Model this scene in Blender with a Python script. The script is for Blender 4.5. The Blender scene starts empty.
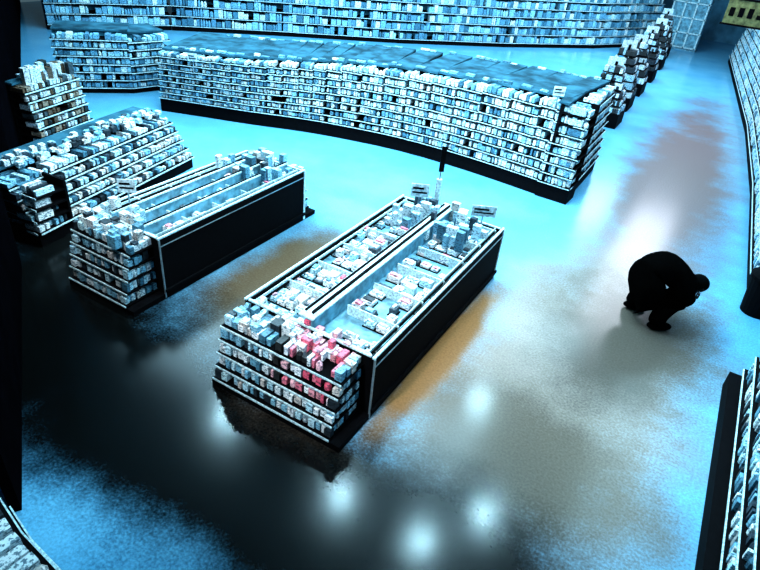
import bpy, math, random
from mathutils import Vector, Matrix
random.seed(7)
sc=bpy.context.scene
sc.view_settings.view_transform='Standard'
try: sc.view_settings.look='Medium High Contrast'
except Exception: pass
sc.view_settings.exposure=.2

# ------------------------------------------------------------ materials
def mat(name,col,rough=.6,metal=0.0,spec=.3,emit=None,es=0,noise=0.0,nscale=20):
    m=bpy.data.materials.new(name); m.use_nodes=True
    nt=m.node_tree; b=nt.nodes['Principled BSDF']
    b.inputs['Base Color'].default_value=(*col,1); b.inputs['Roughness'].default_value=rough
    b.inputs['Metallic'].default_value=metal; b.inputs['Specular IOR Level'].default_value=spec
    if emit: b.inputs['Emission Color'].default_value=(*emit,1); b.inputs['Emission Strength'].default_value=es
    if noise>0:
        tc=nt.nodes.new('ShaderNodeTexCoord'); n=nt.nodes.new('ShaderNodeTexNoise'); n.inputs['Scale'].default_value=nscale
        n.inputs['Detail'].default_value=6
        r=nt.nodes.new('ShaderNodeValToRGB')
        r.color_ramp.elements[0].position=.35; r.color_ramp.elements[1].position=.65
        r.color_ramp.elements[0].color=(*[c*(1-noise) for c in col],1); r.color_ramp.elements[1].color=(*[min(1,c*(1+noise*.4)) for c in col],1)
        nt.links.new(tc.outputs['Object'],n.inputs['Vector']); nt.links.new(n.outputs['Fac'],r.inputs['Fac']); nt.links.new(r.outputs['Color'],b.inputs['Base Color'])
    return m
M_black=mat('black_laminate',(.003,.003,.004),.8,spec=.06,noise=.3)
M_white=mat('white_enamel',(.60,.80,.88),.5,noise=.5,nscale=40)
M_steel=mat('grey_steel',(.35,.45,.5),.35,metal=.6,noise=.2)
M_tray=mat('blue_tray',(.17,.38,.48),.4,noise=.5,nscale=9)
M_deck=mat('gondola_top_deck',(.035,.12,.17),.8,noise=.6,nscale=3,spec=.05)
M_back=mat('blue_shelf_back',(.06,.26,.38),.7,noise=.5,nscale=6,spec=.1)
M_card=mat('paper_card',(.6,.75,.8),.7,noise=.5,nscale=30)
M_cloth=mat('black_cloth',(.002,.002,.002),.95,spec=.0,noise=.3)
M_hair=mat('black_hair',(.003,.003,.003),.9,spec=.03,noise=.2)
M_skin=mat('skin',(.02,.013,.01),.7,spec=.1,noise=.1)
M_eye=mat('eye_white',(.3,.3,.3),.4,noise=.1)
M_wall=mat('painted_wall',(.10,.30,.42),.8,noise=.4,nscale=2)
M_dark=mat('black_edge_strip',(.002,.002,.003),.95,spec=.0,noise=.3,nscale=4)  # black for the added wall that imitates the view's dark edge
M_ceil=mat('ceiling_tile',(.35,.4,.42),.9,noise=.1)
M_bin=mat('black_plastic',(.004,.004,.005),.8,spec=.05,noise=.2)
M_yel=mat('yellow_green_sign',(.16,.18,.07),.6,noise=.6,nscale=8)

def prod_mat():
    m=bpy.data.materials.new('packaged_goods'); m.use_nodes=True; nt=m.node_tree; b=nt.nodes['Principled BSDF']
    a=nt.nodes.new('ShaderNodeAttribute'); a.attribute_name='Col'
    tc=nt.nodes.new('ShaderNodeTexCoord')
    mp=nt.nodes.new('ShaderNodeMapping'); mp.inputs['Scale'].default_value=(1,1,2.2)
    n=nt.nodes.new('ShaderNodeTexNoise'); n.inputs['Scale'].default_value=30; n.inputs['Detail'].default_value=4; n.inputs['Roughness'].default_value=.6
    r=nt.nodes.new('ShaderNodeValToRGB'); r.color_ramp.elements[0].position=.42; r.color_ramp.elements[0].color=(.03,.11,.16,1)
    r.color_ramp.elements[1].position=.50; r.color_ramp.elements[1].color=(1,1,1,1)
    mx=nt.nodes.new('ShaderNodeMix'); mx.data_type='RGBA'; mx.blend_type='MULTIPLY'; mx.inputs['Factor'].default_value=.85
    nt.links.new(tc.outputs['Object'],mp.inputs['Vector']); nt.links.new(mp.outputs['Vector'],n.inputs['Vector']); nt.links.new(n.outputs['Fac'],r.inputs['Fac'])
    nt.links.new(a.outputs['Color'],mx.inputs['A']); nt.links.new(r.outputs['Color'],mx.inputs['B'])
    nt.links.new(mx.outputs['Result'],b.inputs['Base Color']); b.inputs['Roughness'].default_value=.5
    return m
M_prod=prod_mat()

def floor_mat():
    m=bpy.data.materials.new('vinyl_floor'); m.use_nodes=True; nt=m.node_tree; b=nt.nodes['Principled BSDF']; L=nt.links
    tc=nt.nodes.new('ShaderNodeTexCoord'); sep=nt.nodes.new('ShaderNodeSeparateXYZ'); L.new(tc.outputs['Object'],sep.inputs[0])
    def noise(s,d=5):
        n=nt.nodes.new('ShaderNodeTexNoise'); n.inputs['Scale'].default_value=s; n.inputs['Detail'].default_value=d; n.inputs['Roughness'].default_value=.65
        L.new(tc.outputs['Object'],n.inputs['Vector']); return n.outputs['Fac']
    def mth(op,a,bv=None):
        x=nt.nodes.new('ShaderNodeMath'); x.operation=op
        for i,q in enumerate((a,bv)):
            if q is None: continue
            if isinstance(q,(int,float)): x.inputs[i].default_value=q
            else: L.new(q,x.inputs[i])
        return x.outputs[0]
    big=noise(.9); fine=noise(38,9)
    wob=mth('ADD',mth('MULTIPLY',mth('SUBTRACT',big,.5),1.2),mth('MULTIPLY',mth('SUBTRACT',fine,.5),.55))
    def zone(cx,cy,rx,ry,soft=.5):  # soft patches that paint light and shade into the floor colour
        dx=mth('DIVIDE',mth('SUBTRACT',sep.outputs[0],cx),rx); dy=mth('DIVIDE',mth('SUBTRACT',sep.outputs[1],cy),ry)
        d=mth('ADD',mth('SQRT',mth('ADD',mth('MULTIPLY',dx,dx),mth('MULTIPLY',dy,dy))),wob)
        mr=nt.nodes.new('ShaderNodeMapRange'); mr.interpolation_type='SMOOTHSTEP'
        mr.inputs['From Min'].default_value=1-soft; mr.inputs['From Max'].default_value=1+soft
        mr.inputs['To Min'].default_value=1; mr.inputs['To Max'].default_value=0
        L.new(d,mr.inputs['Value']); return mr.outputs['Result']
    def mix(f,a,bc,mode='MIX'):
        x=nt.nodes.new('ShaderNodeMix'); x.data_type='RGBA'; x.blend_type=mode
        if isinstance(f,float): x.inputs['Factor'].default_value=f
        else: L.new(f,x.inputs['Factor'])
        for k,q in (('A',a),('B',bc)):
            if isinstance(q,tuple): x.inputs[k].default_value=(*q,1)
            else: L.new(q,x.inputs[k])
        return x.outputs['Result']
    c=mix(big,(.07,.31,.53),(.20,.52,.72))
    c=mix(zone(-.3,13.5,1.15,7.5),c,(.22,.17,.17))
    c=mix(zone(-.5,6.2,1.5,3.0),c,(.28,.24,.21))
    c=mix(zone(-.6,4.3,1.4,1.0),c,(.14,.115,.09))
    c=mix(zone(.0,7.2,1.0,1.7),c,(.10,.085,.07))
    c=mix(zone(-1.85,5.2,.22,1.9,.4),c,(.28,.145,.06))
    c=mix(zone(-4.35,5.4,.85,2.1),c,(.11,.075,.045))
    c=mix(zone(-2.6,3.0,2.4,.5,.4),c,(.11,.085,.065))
    c=mix(zone(-3.0,2.4,4.2,.78),c,(.003,.004,.004))  # from here near-black patches: shade put into the floor colour
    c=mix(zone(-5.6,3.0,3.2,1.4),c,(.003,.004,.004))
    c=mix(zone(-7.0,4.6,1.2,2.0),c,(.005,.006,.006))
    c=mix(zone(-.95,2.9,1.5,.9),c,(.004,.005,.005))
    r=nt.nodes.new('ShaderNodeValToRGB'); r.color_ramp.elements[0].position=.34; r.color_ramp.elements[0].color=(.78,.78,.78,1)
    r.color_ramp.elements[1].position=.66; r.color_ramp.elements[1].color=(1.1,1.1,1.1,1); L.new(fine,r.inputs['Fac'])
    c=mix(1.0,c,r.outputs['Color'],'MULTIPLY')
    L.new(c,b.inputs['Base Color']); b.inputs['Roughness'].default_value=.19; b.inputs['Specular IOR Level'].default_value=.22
    return m
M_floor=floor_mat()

# ------------------------------------------------------------ mesh builder
class MB:
    def __init__(s): s.v=[];s.f=[];s.m=[];s.c=[];s.mats=[]
    def mi(s,m):
        if m not in s.mats: s.mats.append(m)
        return s.mats.index(m)
    def hexa(s,pts,m,col=(1,1,1)):
        b=len(s.v); s.v+= [tuple(p) for p in pts]; k=s.mi(m)
        for q in ((0,3,2,1),(4,5,6,7),(0,1,5,4),(1,2,6,5),(2,3,7,6),(3,0,4,7)):
            s.f.append(tuple(b+i for i in q)); s.m.append(k); s.c.append(col)
    def box(s,x0,x1,y0,y1,z0,z1,m,col=(1,1,1)):
        s.hexa([(x0,y0,z0),(x1,y0,z0),(x1,y1,z0),(x0,y1,z0),(x0,y0,z1),(x1,y0,z1),(x1,y1,z1),(x0,y1,z1)],m,col)
    def obox(s,o,u,n,l,d,h,m,col=(1,1,1),tilt=0):
        o=Vector(o);u=Vector((u[0],u[1],0));n=Vector((n[0],n[1],0));z=Vector((0,0,h)); t=Vector((0,0,tilt))
        A=[o,o+u*l,o+u*l+n*d+t,o+n*d+t]
        s.hexa(A+[a+z for a in A],m,col)
    def cyl(s,c,r0,r1,z0,z1,m,col=(1,1,1),n=14):
        b=len(s.v);k=s.mi(m)
        for z,r in ((z0,r0),(z1,r1)):
            for i in range(n):
                a=2*math.pi*i/n; s.v.append((c[0]+r*math.cos(a),c[1]+r*math.sin(a),z))
        for i in range(n):
            j=(i+1)%n; s.f.append((b+i,b+j,b+n+j,b+n+i)); s.m.append(k); s.c.append(col)
        s.f.append(tuple(b+n+i for i in range(n))); s.m.append(k); s.c.append(col)
        s.f.append(tuple(b+i for i in reversed(range(n)))); s.m.append(k); s.c.append(col)
    def build(s,name):
        me=bpy.data.meshes.new(name); me.from_pydata(s.v,[],s.f)
        for m in s.mats: me.materials.append(m)
        ca=me.color_attributes.new('Col','FLOAT_COLOR','CORNER')
        me.polygons.foreach_set('material_index',s.m)
        arr=[]
        for p,c in zip(me.polygons,s.c): arr+= [c[0],c[1],c[2],1]*p.loop_total
        ca.data.foreach_set('color',arr); me.update()
        o=bpy.data.objects.new(name,me); sc.collection.objects.link(o); return o

PAL=[(.86,.95,.98),(.62,.86,.94),(.92,.97,.99),(.5,.76,.88),(.30,.58,.72),(.16,.38,.5),(.02,.03,.04),(.8,.86,.88),(.66,.6,.56),(.9,.95,.97),(.55,.82,.92),(.24,.52,.68),(.07,.2,.28),(.03,.05,.07)]
BLU=[(.32,.66,.82),(.2,.48,.66),(.45,.76,.88),(.14,.36,.52),(.8,.94,.98),(.07,.22,.32),(.18,.44,.6)]
GON=[(.5,.8,.92),(.7,.9,.97),(.32,.62,.78),(.2,.46,.62),(.88,.96,1),(.08,.22,.32),(.58,.84,.94),(.78,.84,.84),(.85,.93,.97)]
PINK=[(.85,.22,.3),(.9,.5,.55),(.8,.12,.2),(.95,.75,.78),(.85,.35,.4)]
def pc(pal=None): 
    c=random.choice(pal or PAL); k=random.uniform(.85,1.1); return tuple(min(1,x*k) for x in c)
def row(mb,o,u,n,L,z,d,h,wmin=.07,wmax=.17,pal=None,gap=.012,fill=.95,bottles=.15):
    t=0.02
    while t<L-wmin:
        w=random.uniform(wmin,wmax); w=min(w,L-t)
        if w<.03: break
        if random.random()<fill:
            hh=h*random.uniform(.62,.98); dd=d*random.uniform(.75,.95); off=random.uniform(0,.03)
            px=o[0]+u[0]*t+n[0]*off; py=o[1]+u[1]*t+n[1]*off
            col=pc(pal)
            if random.random()<bottles and w>.06:
                k=max(1,int(w/.075)); r=w/k*.46
                for i in range(k):
                    cx=px+u[0]*(r+i*w/k)+n[0]*r; cy=py+u[1]*(r+i*w/k)+n[1]*r
                    mb.cyl((cx,cy),r,r,z,z+hh*.7,M_prod,col,8); mb.cyl((cx,cy),r*.9,r*.4,z+hh*.7,z+hh,M_prod,col,8)
            else:
                mb.obox((px,py,z),u,n,w-gap,dd,hh,M_prod,col)
        t+=w+random.choice([0,0,.01,.02])

def smooth(path,hs,k=3):
    P=[Vector((p[0],p[1],h)) for p,h in zip(path,hs)]; out=[]
    for i in range(len(P)-1):
        p0=P[max(0,i-1)];p1=P[i];p2=P[i+1];p3=P[min(len(P)-1,i+2)]
        for j in range(k):
            t=j/k; out.append(.5*((2*p1)+(p2-p0)*t+(2*p0-5*p1+4*p2-p3)*t*t+(3*p1-p0-3*p2+p3)*t**3))
    out.append(P[-1]); return [(p.x,p.y) for p in out],[p.z for p in out]

def run(mb,path,side,levels,hs,depth,plinth=.2,step=0.0,top=True,wr=(.08,.18),back=M_black,deck=M_deck,pal=None,rail=True,fl=.42,rz=.03):
    for i in range(len(path)-1):
        a=Vector(path[i]);b=Vector(path[i+1]); L=(b-a).length; u=(b-a)/L; n=Vector((-u.y,u.x))*side
        h=(hs[i]+hs[i+1])/2
        mb.obox((a.x+n.x*.04,a.y+n.y*.04,0),u,n,L,depth-.04,plinth,M_black)
        bk=a+n*(step*levels+fl); bd=depth-(step*levels+fl)
        mb.obox((bk.x,bk.y,plinth),u,n,L,max(.04,bd),h-plinth-.02,back)
        pitch=(h-plinth)/levels
        for k in range(levels):
            z=plinth+k*pitch; o=a+n*step*k; d=fl+step*(levels-k)
            mb.obox((o.x,o.y,z),u,n,L,d,.025,M_black)
            if rail: mb.obox((o.x-n.x*.012,o.y-n.y*.012,z),u,n,L,.012,rz,M_white)
            row(mb,(o.x+n.x*.02,o.y+n.y*.02),u,n,L,z+.025,.3,pitch-.05,*wr,pal=pal)
        if top: mb.obox((bk.x-n.x*.1,bk.y-n.y*.1,h-.03),u,n,L,max(.1,bd)+.1,.04,deck)
    return mb

def sign(mb,x,y,z0,z1,w=.22,h=.16,ang=0,m=M_card):
    mb.cyl((x,y),.012,.012,z0,z1,M_steel,n=6)
    u=(math.cos(ang),math.sin(ang)); n=(-u[1],u[0])
    mb.obox((x-u[0]*w/2-n[0]*.03,y-u[1]*w/2-n[1]*.03,z1-h/2),u,n,w,.012,h,m)
    mb.obox((x-u[0]*w*.4-n[0]*.034,y-u[1]*w*.4-n[1]*.034,z1-h*.2),u,n,w*.8,.004,h*.12,M_black)
    mb.obox((x-u[0]*w*.4-n[0]*.034,y-u[1]*w*.4-n[1]*.034,z1+h*.1),u,n,w*.6,.004,h*.15,M_black)

# ------------------------------------------------------------ room
def simple(name,x0,x1,y0,y1,z0,z1,m):
    mb=MB(); mb.box(x0,x1,y0,y1,z0,z1,m); return mb.build(name)
CE=5.4
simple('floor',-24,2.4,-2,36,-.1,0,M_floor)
simple('ceiling',-24,2.4,-2,36,CE,CE+.1,M_ceil)
simple('wall_right',2.2,2.4,-2,36,0,CE,M_wall)
simple('wall_front',-24,2.4,-2.2,-2,0,CE,M_wall)
simple('wall_back',-24,2.4,36,36.2,0,CE,M_wall)
# added black wall imitating the view's dark left edge (jogs around the shelf island)
WP=[(-3.80,1.31),(-7.25,3.52),(-8.95,3.62),(-9.06,4.68),(-11.05,5.95),(-24,14.2)]
WN=['dark_edge_left','dark_edge_nook_front','dark_edge_nook_side','dark_edge_mid','dark_edge_far']
for i in range(5):
    a=Vector(WP[i]); b=Vector(WP[i+1]); L=(b-a).length; u=(b-a)/L; n=Vector((-u.y,u.x))
    mb=MB(); mb.obox((a.x,a.y,0),u,n,L,.08,CE,M_dark); mb.build(WN[i])

# ------------------------------------------------------------ open refrigerated islands with end cap
def island(x0,x1,y0,y1,h,cap,pinks=False,divider=True,farcap=False):
    mb=MB(); yb=y0+cap; T=h*.84
    t=.05
    mb.box(x0,x1,yb,y1,.0,h*.72,M_black)
    mb.box(x0,x0+t,yb,y1,h*.72,h,M_black); mb.box(x1-t,x1,yb,y1,h*.72,h,M_black)
    mb.box(x0+t,x1-t,yb,yb+t,h*.72,h,M_black); mb.box(x0+t,x1-t,y1-t,y1,h*.72,h,M_black)
    for X in (x0,x1-t*.6): mb.box(X,X+t*.6,yb-.01,y1+.01,h,h+.02,M_white)
    for Y in (yb,y1-t): mb.box(x0+t,x1-t,Y,Y+t*.6,h,h+.018,M_white)
    mb.box(x1,x1+.010,yb,y1,h-.10,h-.09,M_steel); mb.box(x1,x1+.03,yb,y1,.1,.14,M_black)
    mb.box(x1-.02,x1+.010,y1-.03,y1+.012,0.02,h,M_white); mb.box(x1-.01,x1+.008,yb-.008,yb+.008,0.02,h,M_steel)
    mb.box(x0+t,x1-t,yb+t,y1-t,h*.72,T,M_tray)
    xm=(x0+x1)/2
    if divider:
        mb.box(xm-.05,xm+.03,yb+t,y1-t,T,h+.10,M_tray)
        mb.box(xm-.12,xm+.06,yb+.02,y1-.02,h+.10,h+.12,M_white)
        mb.box(xm-.012,xm+.012,yb+.1,y1-.1,h+.12,h+.15,M_black)
        mb.box(xm-.10,xm-.08,yb+.1,y1-.1,h+.12,h+.14,M_black)
        lanes=[(x0+t+.03,xm-.12),(xm+.10,x1-t-.03)]
    else:
        for q in (.27,.5,.73):
            X=x0+(x1-x0)*q
            mb.box(X-.02,X+.02,yb+t,y1-t,T,h+.05,M_tray); mb.box(X-.03,X+.03,yb+t,y1-t,h+.05,h+.07,M_white); mb.box(X-.006,X+.006,yb+t,y1-t,h+.07,h+.085,M_black)
        lanes=[(x0+t+(x1-x0)*q0+.01,x0+(x1-x0)*q1-.04) for q0,q1 in ((0,.27),(.27,.5),(.5,.73),(.73,.97))]
    for li,(a,b) in enumerate(lanes):
        y=yb+t+.06
        while y<y1-t-.2:
            d=random.uniform(.09,.17)
            x=a
            while x<b-.08:
                w=random.uniform(.10,.2); w=min(w,b-x)
                if random.random()<(.6 if (li and divider) else .88) :
                    zt=T+random.uniform(.03,.12)
                    cc=random.choice([(.9,.96,1),(.92,.92,.9),(.6,.86,.94),(.86,.78,.75),(.45,.76,.88),(.9,.95,1),(.06,.08,.1)])
                    mb.box(x-.012,x+w-.018,y-.012,y+d-.018,T,T+.012,M_black)
                    mb.box(x,x+w-.03,y,y+d-.03,T,zt,M_prod,cc)
                    if random.random()<.6: mb.box(x+.02,x+w-.05,y+.02,y+d-.05,zt,zt+.02,M_prod,pc(PINK if random.random()<.25 else PAL))
                x+=w
            y+=d+random.choice([0,.02,.05])
        yy=yb+t
        while yy<y1-t:
            mb.box(a,b,yy,yy+.012,T,h,M_white); yy+=.55
    for X in (x0+.10,x1-.12): mb.box(X,X+.012,yb+t,y1-t,h-.03,h+.01,M_white); mb.box(X+.014,X+.03,yb+t,y1-t,h-.05,h-.02,M_black)
    def capshelf(ya,yb2,sgn):
        lv=5
        mb.box(x0+.2,x1-.3,(ya+.38) if sgn>0 else ya,yb2 if sgn>0 else yb2-.2,.0,h-.1,M_black)
        for k in range(lv):
            z=.08+k*(h-.06)/lv; ins=.04*k
            A,B=(ya+ins,yb2) if sgn>0 else (ya,yb2-ins)
            mb.box(x0+.02,x1-.12,A,B,z,z+.02,M_black)
            if sgn>0: mb.box(x0+.02,x1-.12,A-.012,A,z,z+.02,M_white)
            else: mb.box(x0+.02,x1-.12,B,B+.012,z,z+.02,M_white)
            hh=(h-.06)/lv-.04
            for r in range(2):
                if sgn>0: o=(x0+.03,A+.02+r*.19)
                else:
                    if r: continue
                    o=(x1-.13,B-.02)
                u=(1,0) if sgn>0 else (-1,0); n=(0,1) if sgn>0 else (0,-1)
                LL=x1-x0-.16
                if pinks and k>=2 and sgn>0:
                    row(mb,o,u,n,LL*.45,z+.03,.18,hh,.04,.10)
                    row(mb,(o[0]+LL*.45,o[1]),u,n,LL*.5,z+.03,.18,hh,.04,.09,pal=PINK+PINK+[(.9,.95,1)]*3+[(.02,.02,.02)]*2)
                else: row(mb,o,u,n,LL,z+.03,.18,hh,.04,.10)
            row(mb,(x0+.02,B),(0,-1),(1,0),B-A,z+.03,.1,hh,.05,.09)
            row(mb,(x1-.12,A),(0,1),(-1,0),B-A,z+.03,.1,hh,.05,.09)
        mb.box(x0,x1,ya,yb2,0,.07,M_black)
    capshelf(y0,yb,1)
    for q in range(34):
        X=random.uniform(x0+.05,x1-.3); 
        w=random.uniform(.05,.13); Y=random.uniform(y0+.2,yb+.05)
        mb.box(X,X+w,Y,Y+random.uniform(.05,.10),h-.08,h+random.uniform(.0,.08),M_prod,pc(PINK+PAL[:3] if (pinks and X>xm-.15) else PAL))
    if farcap: capshelf(y1,y1+.3,-1)
    return mb
mb=island(-3.64,-2.0,3.33,7.35,.80,.55,pinks=True)
sign(mb,-3.02,7.2,.85,1.60,.07,.36,.6,M_black)
mb.cyl((-3.02,7.2),.045,.045,.8,1.3,M_card,n=8)
sign(mb,-2.3,7.2,.8,1.05,.34,.16,.5); sign(mb,-3.25,7.1,.8,1.1,.26,.2,.5)
for i in range(50):
    x=random.uniform(-3.5,-2.2); y=random.uniform(6.4,7.2); h=random.uniform(.06,.26)
    mb.box(x,x+random.uniform(.05,.14),y,y+.08,.75,.78+h,M_prod,pc())
mb.build('refrigerated_island_display')

mb=island(-6.40,-5.2,3.62,7.0,.85,.5,divider=False,farcap=True)
sign(mb,-6.15,4.5,.85,1.15,.22,.18,.6)
for i in range(46):
    x=random.uniform(-6.35,-5.4); y=random.choice([random.uniform(3.7,4.3),random.uniform(6.2,7.0)]); h=random.uniform(.03,.2)
    mb.box(x,x+random.uniform(.06,.14),y,y+.09,.8,.85+h,M_prod,pc())
mb.build('refrigerated_island_display.001')

mb=MB()
run(mb,[(-7.4,3.95),(-8.0,7.35)],1,5,[.9,.9],1.25,plinth=.2,step=.10,wr=(.04,.10),rz=.02)
run(mb,[(-8.6,3.85),(-7.45,3.93)],1,4,[.85,.85],.4,plinth=.18,step=.03,wr=(.05,.11),top=False)
for i in range(130):
    t=random.random(); x=-8.5-.45*t+random.uniform(0,.4); y=4.1+3.1*t
    mb.box(x,x+.09,y,y+.08,.9,.92+random.uniform(.02,.08),M_prod,pc())
mb.build('grocery_shelf_island')

# ------------------------------------------------------------ long curved gondola
front=[(-10.9,9.15),(-10.1,9.45),(-8.9,9.88),(-7.9,10.3),(-7.0,10.58),(-5.6,10.86),(-4.0,10.88),(-2.4,10.72)]
hh=[1.3,1.32,1.38,1.46,1.55,1.66,1.74,1.82]
front,hh=smooth(front,hh,3)
mb=MB(); run(mb,front,1,8,hh,2.4,plinth=.30,step=.012,wr=(.04,.11),rz=.015,fl=.36,pal=GON)
run(mb,[(-1.88,10.72),(-1.88,13.0)],1,8,[1.8,1.8],.55,plinth=.30,step=.01,wr=(.05,.12),rz=.015,pal=GON)
run(mb,[(-2.5,10.69),(-1.88,10.66)],1,8,[1.8,1.8],.5,plinth=.30,step=.01,wr=(.04,.11),rz=.015,top=False,pal=GON)
for i in range(len(front)-1):
    a=Vector(front[i]);b=Vector(front[i+1]);L=(b-a).length;u=(b-a)/L;n=Vector((-u.y,u.x)); h=(hh[i]+hh[i+1])/2
    for r in (0.40,2.25):
        t=0
        while t<L-.1:
            w=random.uniform(.08,.2)
            if random.random()<.6:
                p=a+u*t+n*r; mb.obox((p.x,p.y,h),u,n,w,.1,random.uniform(.02,.06),M_prod,pc(BLU))
            t+=w+.03
sign(mb,-9.9,9.3,1.05,1.35,.2,.16,.5); sign(mb,-2.5,10.62,1.7,2.0,.2,.16,.5)
mb.build('grocery_gondola_shelf')

mb=MB()
run(mb,[(-13.4,8.4),(-12.3,9.6),(-12.0,10.6)],1,7,[1.4,1.35,1.3],1.2,plinth=.12,pal=BLU,back=M_back,wr=(.06,.15),rz=.02)
mb.build('grocery_gondola_shelf.001')
mb=MB()
DK=[(.02,.03,.03),(.12,.07,.04),(.7,.85,.9),(.3,.22,.16),(.05,.07,.08),(.6,.6,.6),(.8,.9,.95)]
run(mb,[(-10.35,6.0),(-10.65,7.3)],1,7,[1.2,1.2],.62,plinth=.12,step=.035,pal=DK,wr=(.05,.11),rz=.02,fl=.3)
for i in range(34):
    y=random.uniform(6.1,7.1); x=random.uniform(-10.98,-10.8)-.2*(y-6.1); mb.box(x,x+.12,y,y+.1,1.15,1.22+random.uniform(.05,.25),M_prod,pc(DK))
mb.build('produce_display_rack')

# ------------------------------------------------------------ perimeter wall shelving
per=[(-19.4,12.2),(-19.0,12.9),(-17.3,15.4),(-14.5,18),(-11.2,20.8),(-8.2,24),(-5.5,27.5),(-3.6,31)]
mb=MB(); run(mb,per,1,11,[3.6]*8,.8,plinth=.15,step=.025,wr=(.08,.24),top=True,pal=BLU,back=M_back,rz=.02)
mb.build('perimeter_wall_shelving')
for i in range(len(per)-1):
    a=Vector(per[i]);b=Vector(per[i+1]);L=(b-a).length;u=(b-a)/L;n=Vector((-u.y,u.x))
    mb=MB(); mb.obox((a.x+n.x*1.0,a.y+n.y*1.0,0),u,n,L,.15,CE,M_wall); mb.build('wall_rear_%d'%(i+1))

# ------------------------------------------------------------ right-hand wall shelving
mb=MB(); mb.box(1.16,1.3,3.0,6.85,0,.22,M_black); run(mb,[(1.26,3.0),(1.28,6.85)],-1,7,[1.75,1.75],.8,plinth=.3,step=.045,wr=(.04,.10),rz=.02); mb.build('wall_shelf')
mb=MB(); run(mb,[(1.25,9.6),(1.1,14),(.75,19),(.1,25),(-.5,30.5)],-1,7,[1.8]*5,.85,plinth=.25,step=.045,wr=(.06,.15),pal=GON,rz=.02); mb.build('wall_shelf.001')
mb=MB(); run(mb,[(-2.0,1.02),(-2.67,1.07),(-3.3,1.12),(-3.7,1.2)][::-1],-1,2,[.5]*5,.6,plinth=.22,step=.04,wr=(.08,.15),top=False)
mb.build('low_shelf')

# ------------------------------------------------------------ promotional racks in the far aisle
k=0
for (x,y,h) in [(-2.2,16.4,1.45),(-2.3,18.4,1.6),(-2.35,20.6,1.5),(-2.4,23,1.5),(-2.5,25.6,1.5),(-2.7,28.3,1.6)]:
    mb=MB(); W=1.0
    mb.box(x-W,x,y,y+.9,0,.35,M_black)
    BW=[(.8,.9,.95),(.02,.02,.03),(.4,.6,.7),(.6,.65,.65),(.03,.04,.05),(.02,.02,.02),(.02,.02,.02)]
    for l in range(6):
        z=.35+l*(h-.33)/6; s=.05*l
        mb.box(x-W+s,x-s,y+s,y+.9-s,z,z+.025,M_black)
        hgt=(h-.33)/6-.03
        row(mb,(x-W+s,y+s),(1,0),(0,1),W-2*s,z+.03,.25,hgt,.06,.15,pal=BW)
        row(mb,(x-s,y+s),(0,1),(-1,0),.9-2*s,z+.03,.25,hgt,.06,.15,pal=BW)
    mb.box(x-W*.5-.03,x-W*.5+.03,y+.42,y+.48,.1,h+.1,M_black)
    mb.obox((x-W*.7,y+.4,h),(.9,.43),(-.43,.9),.4,.03,.2,M_card)
    mb.build('promotional_display_rack'+('' if k==0 else '.%03d'%k)); k+=1
mb=MB(); mb.box(-.9,1.0,22,22.08,2.3,2.95,M_yel); mb.box(-.95,1.05,21.98,22.1,2.95,3.0,M_black); mb.box(-.95,1.05,21.98,22.1,2.25,2.3,M_black)
for q in range(7): mb.box(-.8+q*.25,-.66+q*.25,21.985,22.0,2.5,2.5+random.uniform(.1,.3),M_black)
for X in (-.6,.7): mb.cyl((X,22.04),.015,.015,3.0,CE,M_steel,n=6)
mb.build('hanging_aisle_sign')
mb=MB()
mb.box(-3.4,-1.9,31.3,32,0,2.4,M_tray)
for i in range(4): mb.box(-3.4+i*.47,-3.34+i*.47,31.24,31.3,.1,2.4,M_white)
for z in (.1,.7,1.3,1.9,2.34): mb.box(-3.4,-1.9,31.24,31.3,z,z+.05,M_white)
mb.build('upright_cooler')

mb=MB(); c=(1.42,8.95)
mb.cyl(c,.19,.24,0,.55,M_bin,n=20); mb.cyl(c,.26,.26,.55,.6,M_bin,n=20); mb.cyl(c,.25,.16,.6,.72,M_bin,n=20); mb.cyl(c,.16,.05,.72,.78,M_bin,n=20)
mb.build('waste_bin')

# ------------------------------------------------------------ crouching shopper in a bulky coat
emp=bpy.data.objects.new('crouching_shopper',None); sc.collection.objects.link(emp)
def skin(name,pts,edges,rad,m,root=0,sub=2):
    me=bpy.data.meshes.new(name); me.from_pydata(pts,edges,[]); o=bpy.data.objects.new(name,me); sc.collection.objects.link(o)
    sk=o.modifiers.new('Skin','SKIN'); sk.use_smooth_shade=True
    for i,r in enumerate(rad):
        rr=r if isinstance(r,tuple) else (r,r)
        me.skin_vertices[0].data[i].radius=rr; me.skin_vertices[0].data[i].use_root=(i==root)
    s=o.modifiers.new('Sub','SUBSURF'); s.levels=sub; s.render_levels=sub
    me.materials.append(m); o.parent=emp; return o
F=Vector((.86,.5,0)).normalized(); S=Vector((.5,-.86,0)).normalized()
hip=Vector((.0,7.70,.86)); Zv=Vector((0,0,1))
def W(f,s,z): return tuple(Vector((hip.x,hip.y,0))+F*f+S*s+Zv*z)
pts=[W(-.08,0,.52),W(-.02,0,.74),W(.16,0,.82),W(.34,0,.74),W(.47,0,.66),
     W(-.04,.15,.42),W(.30,.20,.40),W(.10,.24,.13),W(.24,.28,.07),
     W(-.06,-.15,.42),W(.26,-.18,.40),W(-.06,-.20,.12),W(.08,-.22,.05),
     W(.36,.24,.64),W(.36,.26,.46),W(.56,.14,.46),
     W(.36,-.22,.64),W(.38,-.25,.48),W(.58,-.10,.48),
     W(.56,0,.64)]
ed=[(0,1),(1,2),(2,3),(3,4),(0,5),(5,6),(6,7),(7,8),(0,9),(9,10),(10,11),(11,12),(3,13),(13,14),(14,15),(3,16),(16,17),(17,18),(4,19)]
rad=[.28,.28,.265,.23,.12,.22,.19,.15,.07,.22,.19,.14,.06,.14,.12,.06,.14,.12,.06,.08]
skin('body',pts,ed,rad,M_cloth)
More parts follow.
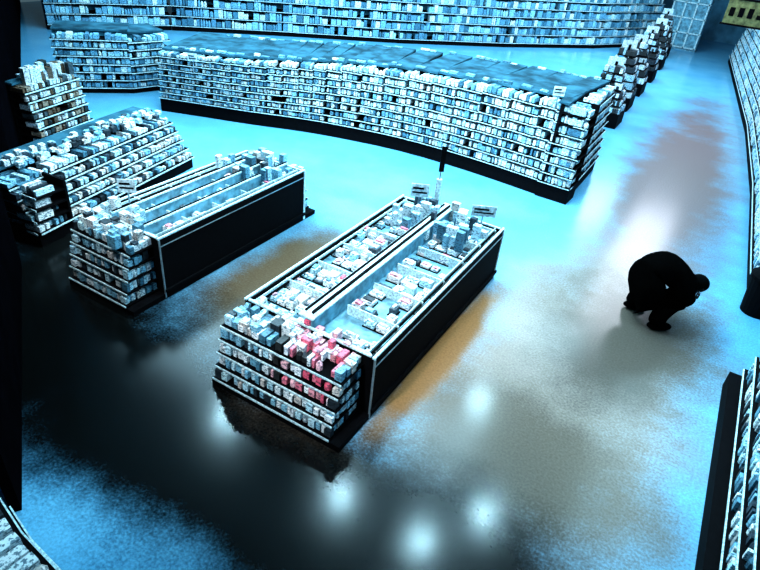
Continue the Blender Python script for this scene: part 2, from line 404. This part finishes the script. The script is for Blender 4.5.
def ell(name,c,r,m,rot=None,seg=20):
    bpy.ops.mesh.primitive_uv_sphere_add(segments=seg,ring_count=14,location=c); o=bpy.context.object; o.name=name; o.scale=r
    if rot: o.rotation_euler=rot
    for p in o.data.polygons: p.use_smooth=True
    o.data.materials.append(m); o.parent=emp; return o
yaw=math.atan2(F.y,F.x)
hc=Vector(W(.66,0,.60))
ell('head',hc,(.12,.085,.098),M_skin,(0,math.radians(40),yaw))
ell('hair',hc-F*.01+Zv*.025,(.135,.105,.105),M_hair,(0,math.radians(35),yaw))
def HP(f,s,z): return tuple(hc+F*f+S*s+Zv*z)
ell('nose',HP(.05,0,-.105),(.014,.012,.02),M_skin,None,8)
for s_ in (-1,1):
    ell('eye',HP(.065,.03*s_,-.08),(.011,.011,.011),M_eye,None,8)
    ell('ear',HP(-.01,.095*s_,-.03),(.025,.01,.03),M_skin,None,8)
ell('mouth',HP(.02,0,-.11),(.012,.024,.008),M_hair,None,8)
for s_,w in ((1,15),(-1,18)):
    wv=Vector(pts[w]); d=(wv-Vector(pts[w-1])).normalized(); side=S*s_
    palm=wv+d*.05
    skin('palm',[tuple(wv),tuple(palm),tuple(wv+d*.085)],[(0,1),(1,2)],[.028,(.036,.02),(.036,.018)],M_skin,sub=1)
    across=d.cross(side).normalized()
    for i,l in enumerate((.07,.08,.075,.06)):
        b=wv+d*.08+across*(-.03+.02*i)
        skin('finger_%d'%(i+1),[tuple(b),tuple(b+d*l*.5),tuple(b+d*l*.85-side*l*.3)],[(0,1),(1,2)],[.009,.0085,.007],M_skin,sub=1)
    b=wv+d*.03-across*.03
    skin('thumb',[tuple(b),tuple(b-across*.025+d*.03),tuple(b-across*.03+d*.055)],[(0,1),(1,2)],[.011,.01,.008],M_skin,sub=1)
for a,b in ((7,8),(11,12)):
    p=Vector(pts[a]);q=Vector(pts[b]); 
    ell('shoe',((p.x+q.x)/2+F.x*.02,(p.y+q.y)/2+F.y*.02,.055),(.17,.08,.055),M_cloth,(0,0,yaw))

# ------------------------------------------------------------ lights
def area(loc,sx,sy,e,col,name='fill_area_light'):  # unseen area lights, added to brighten aisles, shelves and floor
    l=bpy.data.lights.new(name,'AREA'); l.shape='RECTANGLE'; l.size=sx; l.size_y=sy; l.energy=e; l.color=col
    o=bpy.data.objects.new(name,l); o.location=loc; sc.collection.objects.link(o); return o
def spot(loc,tgt,e,col,ang,blend=.8,r=.12,name='fill_spotlight'):  # unseen spots, added to brighten goods and make pools on the floor
    l=bpy.data.lights.new(name,'SPOT'); l.energy=e; l.color=col; l.spot_size=math.radians(ang); l.spot_blend=blend; l.shadow_soft_size=r
    o=bpy.data.objects.new(name,l); o.location=loc; o.rotation_euler=(Vector(tgt)-Vector(loc)).to_track_quat('-Z','Y').to_euler(); sc.collection.objects.link(o); return o
BL=(.5,.84,1)
area((-6,8.6,5.2),8,2.0,620,BL)
area((-5,14,5.2),8,1.5,400,BL)
area((-13,13,5.2),4,4,520,BL)
area((-9,18,5.2),6,2,560,BL)
area((-4,24,5.2),3,5,560,BL)
area((.9,8.5,5.2),1.4,11,230,BL)
area((-.8,20,5.2),1.5,10,380,(.85,.88,.98))
area((-9.3,8.2,5.2),3,2.5,200,BL)
spot((-.8,5.6,5.2),(-.8,5.9,0),240,(1,.90,.80),54,r=.5)
spot((-2.6,.6,4.9),(-2.8,4.2,.6),1200,(.84,.95,1),34)
spot((-4.9,2.3,5.2),(-5.8,4.3,.7),740,(.84,.95,1),36)
spot((-4.0,5.3,5.2),(-2.9,5.8,.8),460,(.84,.95,1),50)
spot((-6.2,6,5.2),(-6,5.8,.9),360,(.8,.94,1),44)
spot((-5.0,5,5.2),(-7.9,5.6,.5),680,(.8,.94,1),50)
spot((-3.6,5.5,5.2),(-5,11,1.3),1500,(.76,.94,1),70)
spot((-3.2,9.0,5.2),(-2.1,8.8,0),460,BL,55)
spot((.2,3.8,5.2),(.7,4.3,0),190,BL,44)
spot((-3.5,1.6,5.2),(-3.7,1.85,0),300,BL,26)
spot((-0.6,5.0,5.2),(1.6,5.3,1),520,BL,58)
mb=MB(); LP=[(-6.9,6.6),(-3.7,6.35),(-1.96,6.4),(-2.5,10.4),(-1.2,7.6)]
M_lamp=mat('lamp_glow',(1,1,1),emit=(.5,.85,1),es=1300)
for (x,y) in LP:
    mb.cyl((x,y),.11,.09,5.25,5.4,M_steel,n=16); mb.cyl((x,y),.08,.08,5.23,5.25,M_lamp,n=16)
mb.build('ceiling_downlights')
w=bpy.data.worlds.new('World'); sc.world=w; w.use_nodes=True
w.node_tree.nodes['Background'].inputs['Color'].default_value=(.3,.5,.6,1); w.node_tree.nodes['Background'].inputs['Strength'].default_value=.2

# ------------------------------------------------------------ camera
f=591
Yc=Vector((409,343,-591)).normalized(); Xc=Vector((1296,-526,591)).normalized(); Xc=(Xc-Yc*Xc.dot(Yc)).normalized(); Zc=Xc.cross(Yc)
R=Matrix((Xc,Yc,Zc))
cd=bpy.data.cameras.new('cctv_camera'); cd.sensor_width=36; cd.lens=36*f/760; cd.clip_start=.05; cd.clip_end=200
co=bpy.data.objects.new('cctv_camera',cd); co.matrix_world=Matrix.Translation((0,0,4.5))@R.to_4x4(); sc.collection.objects.link(co)
sc.camera=co
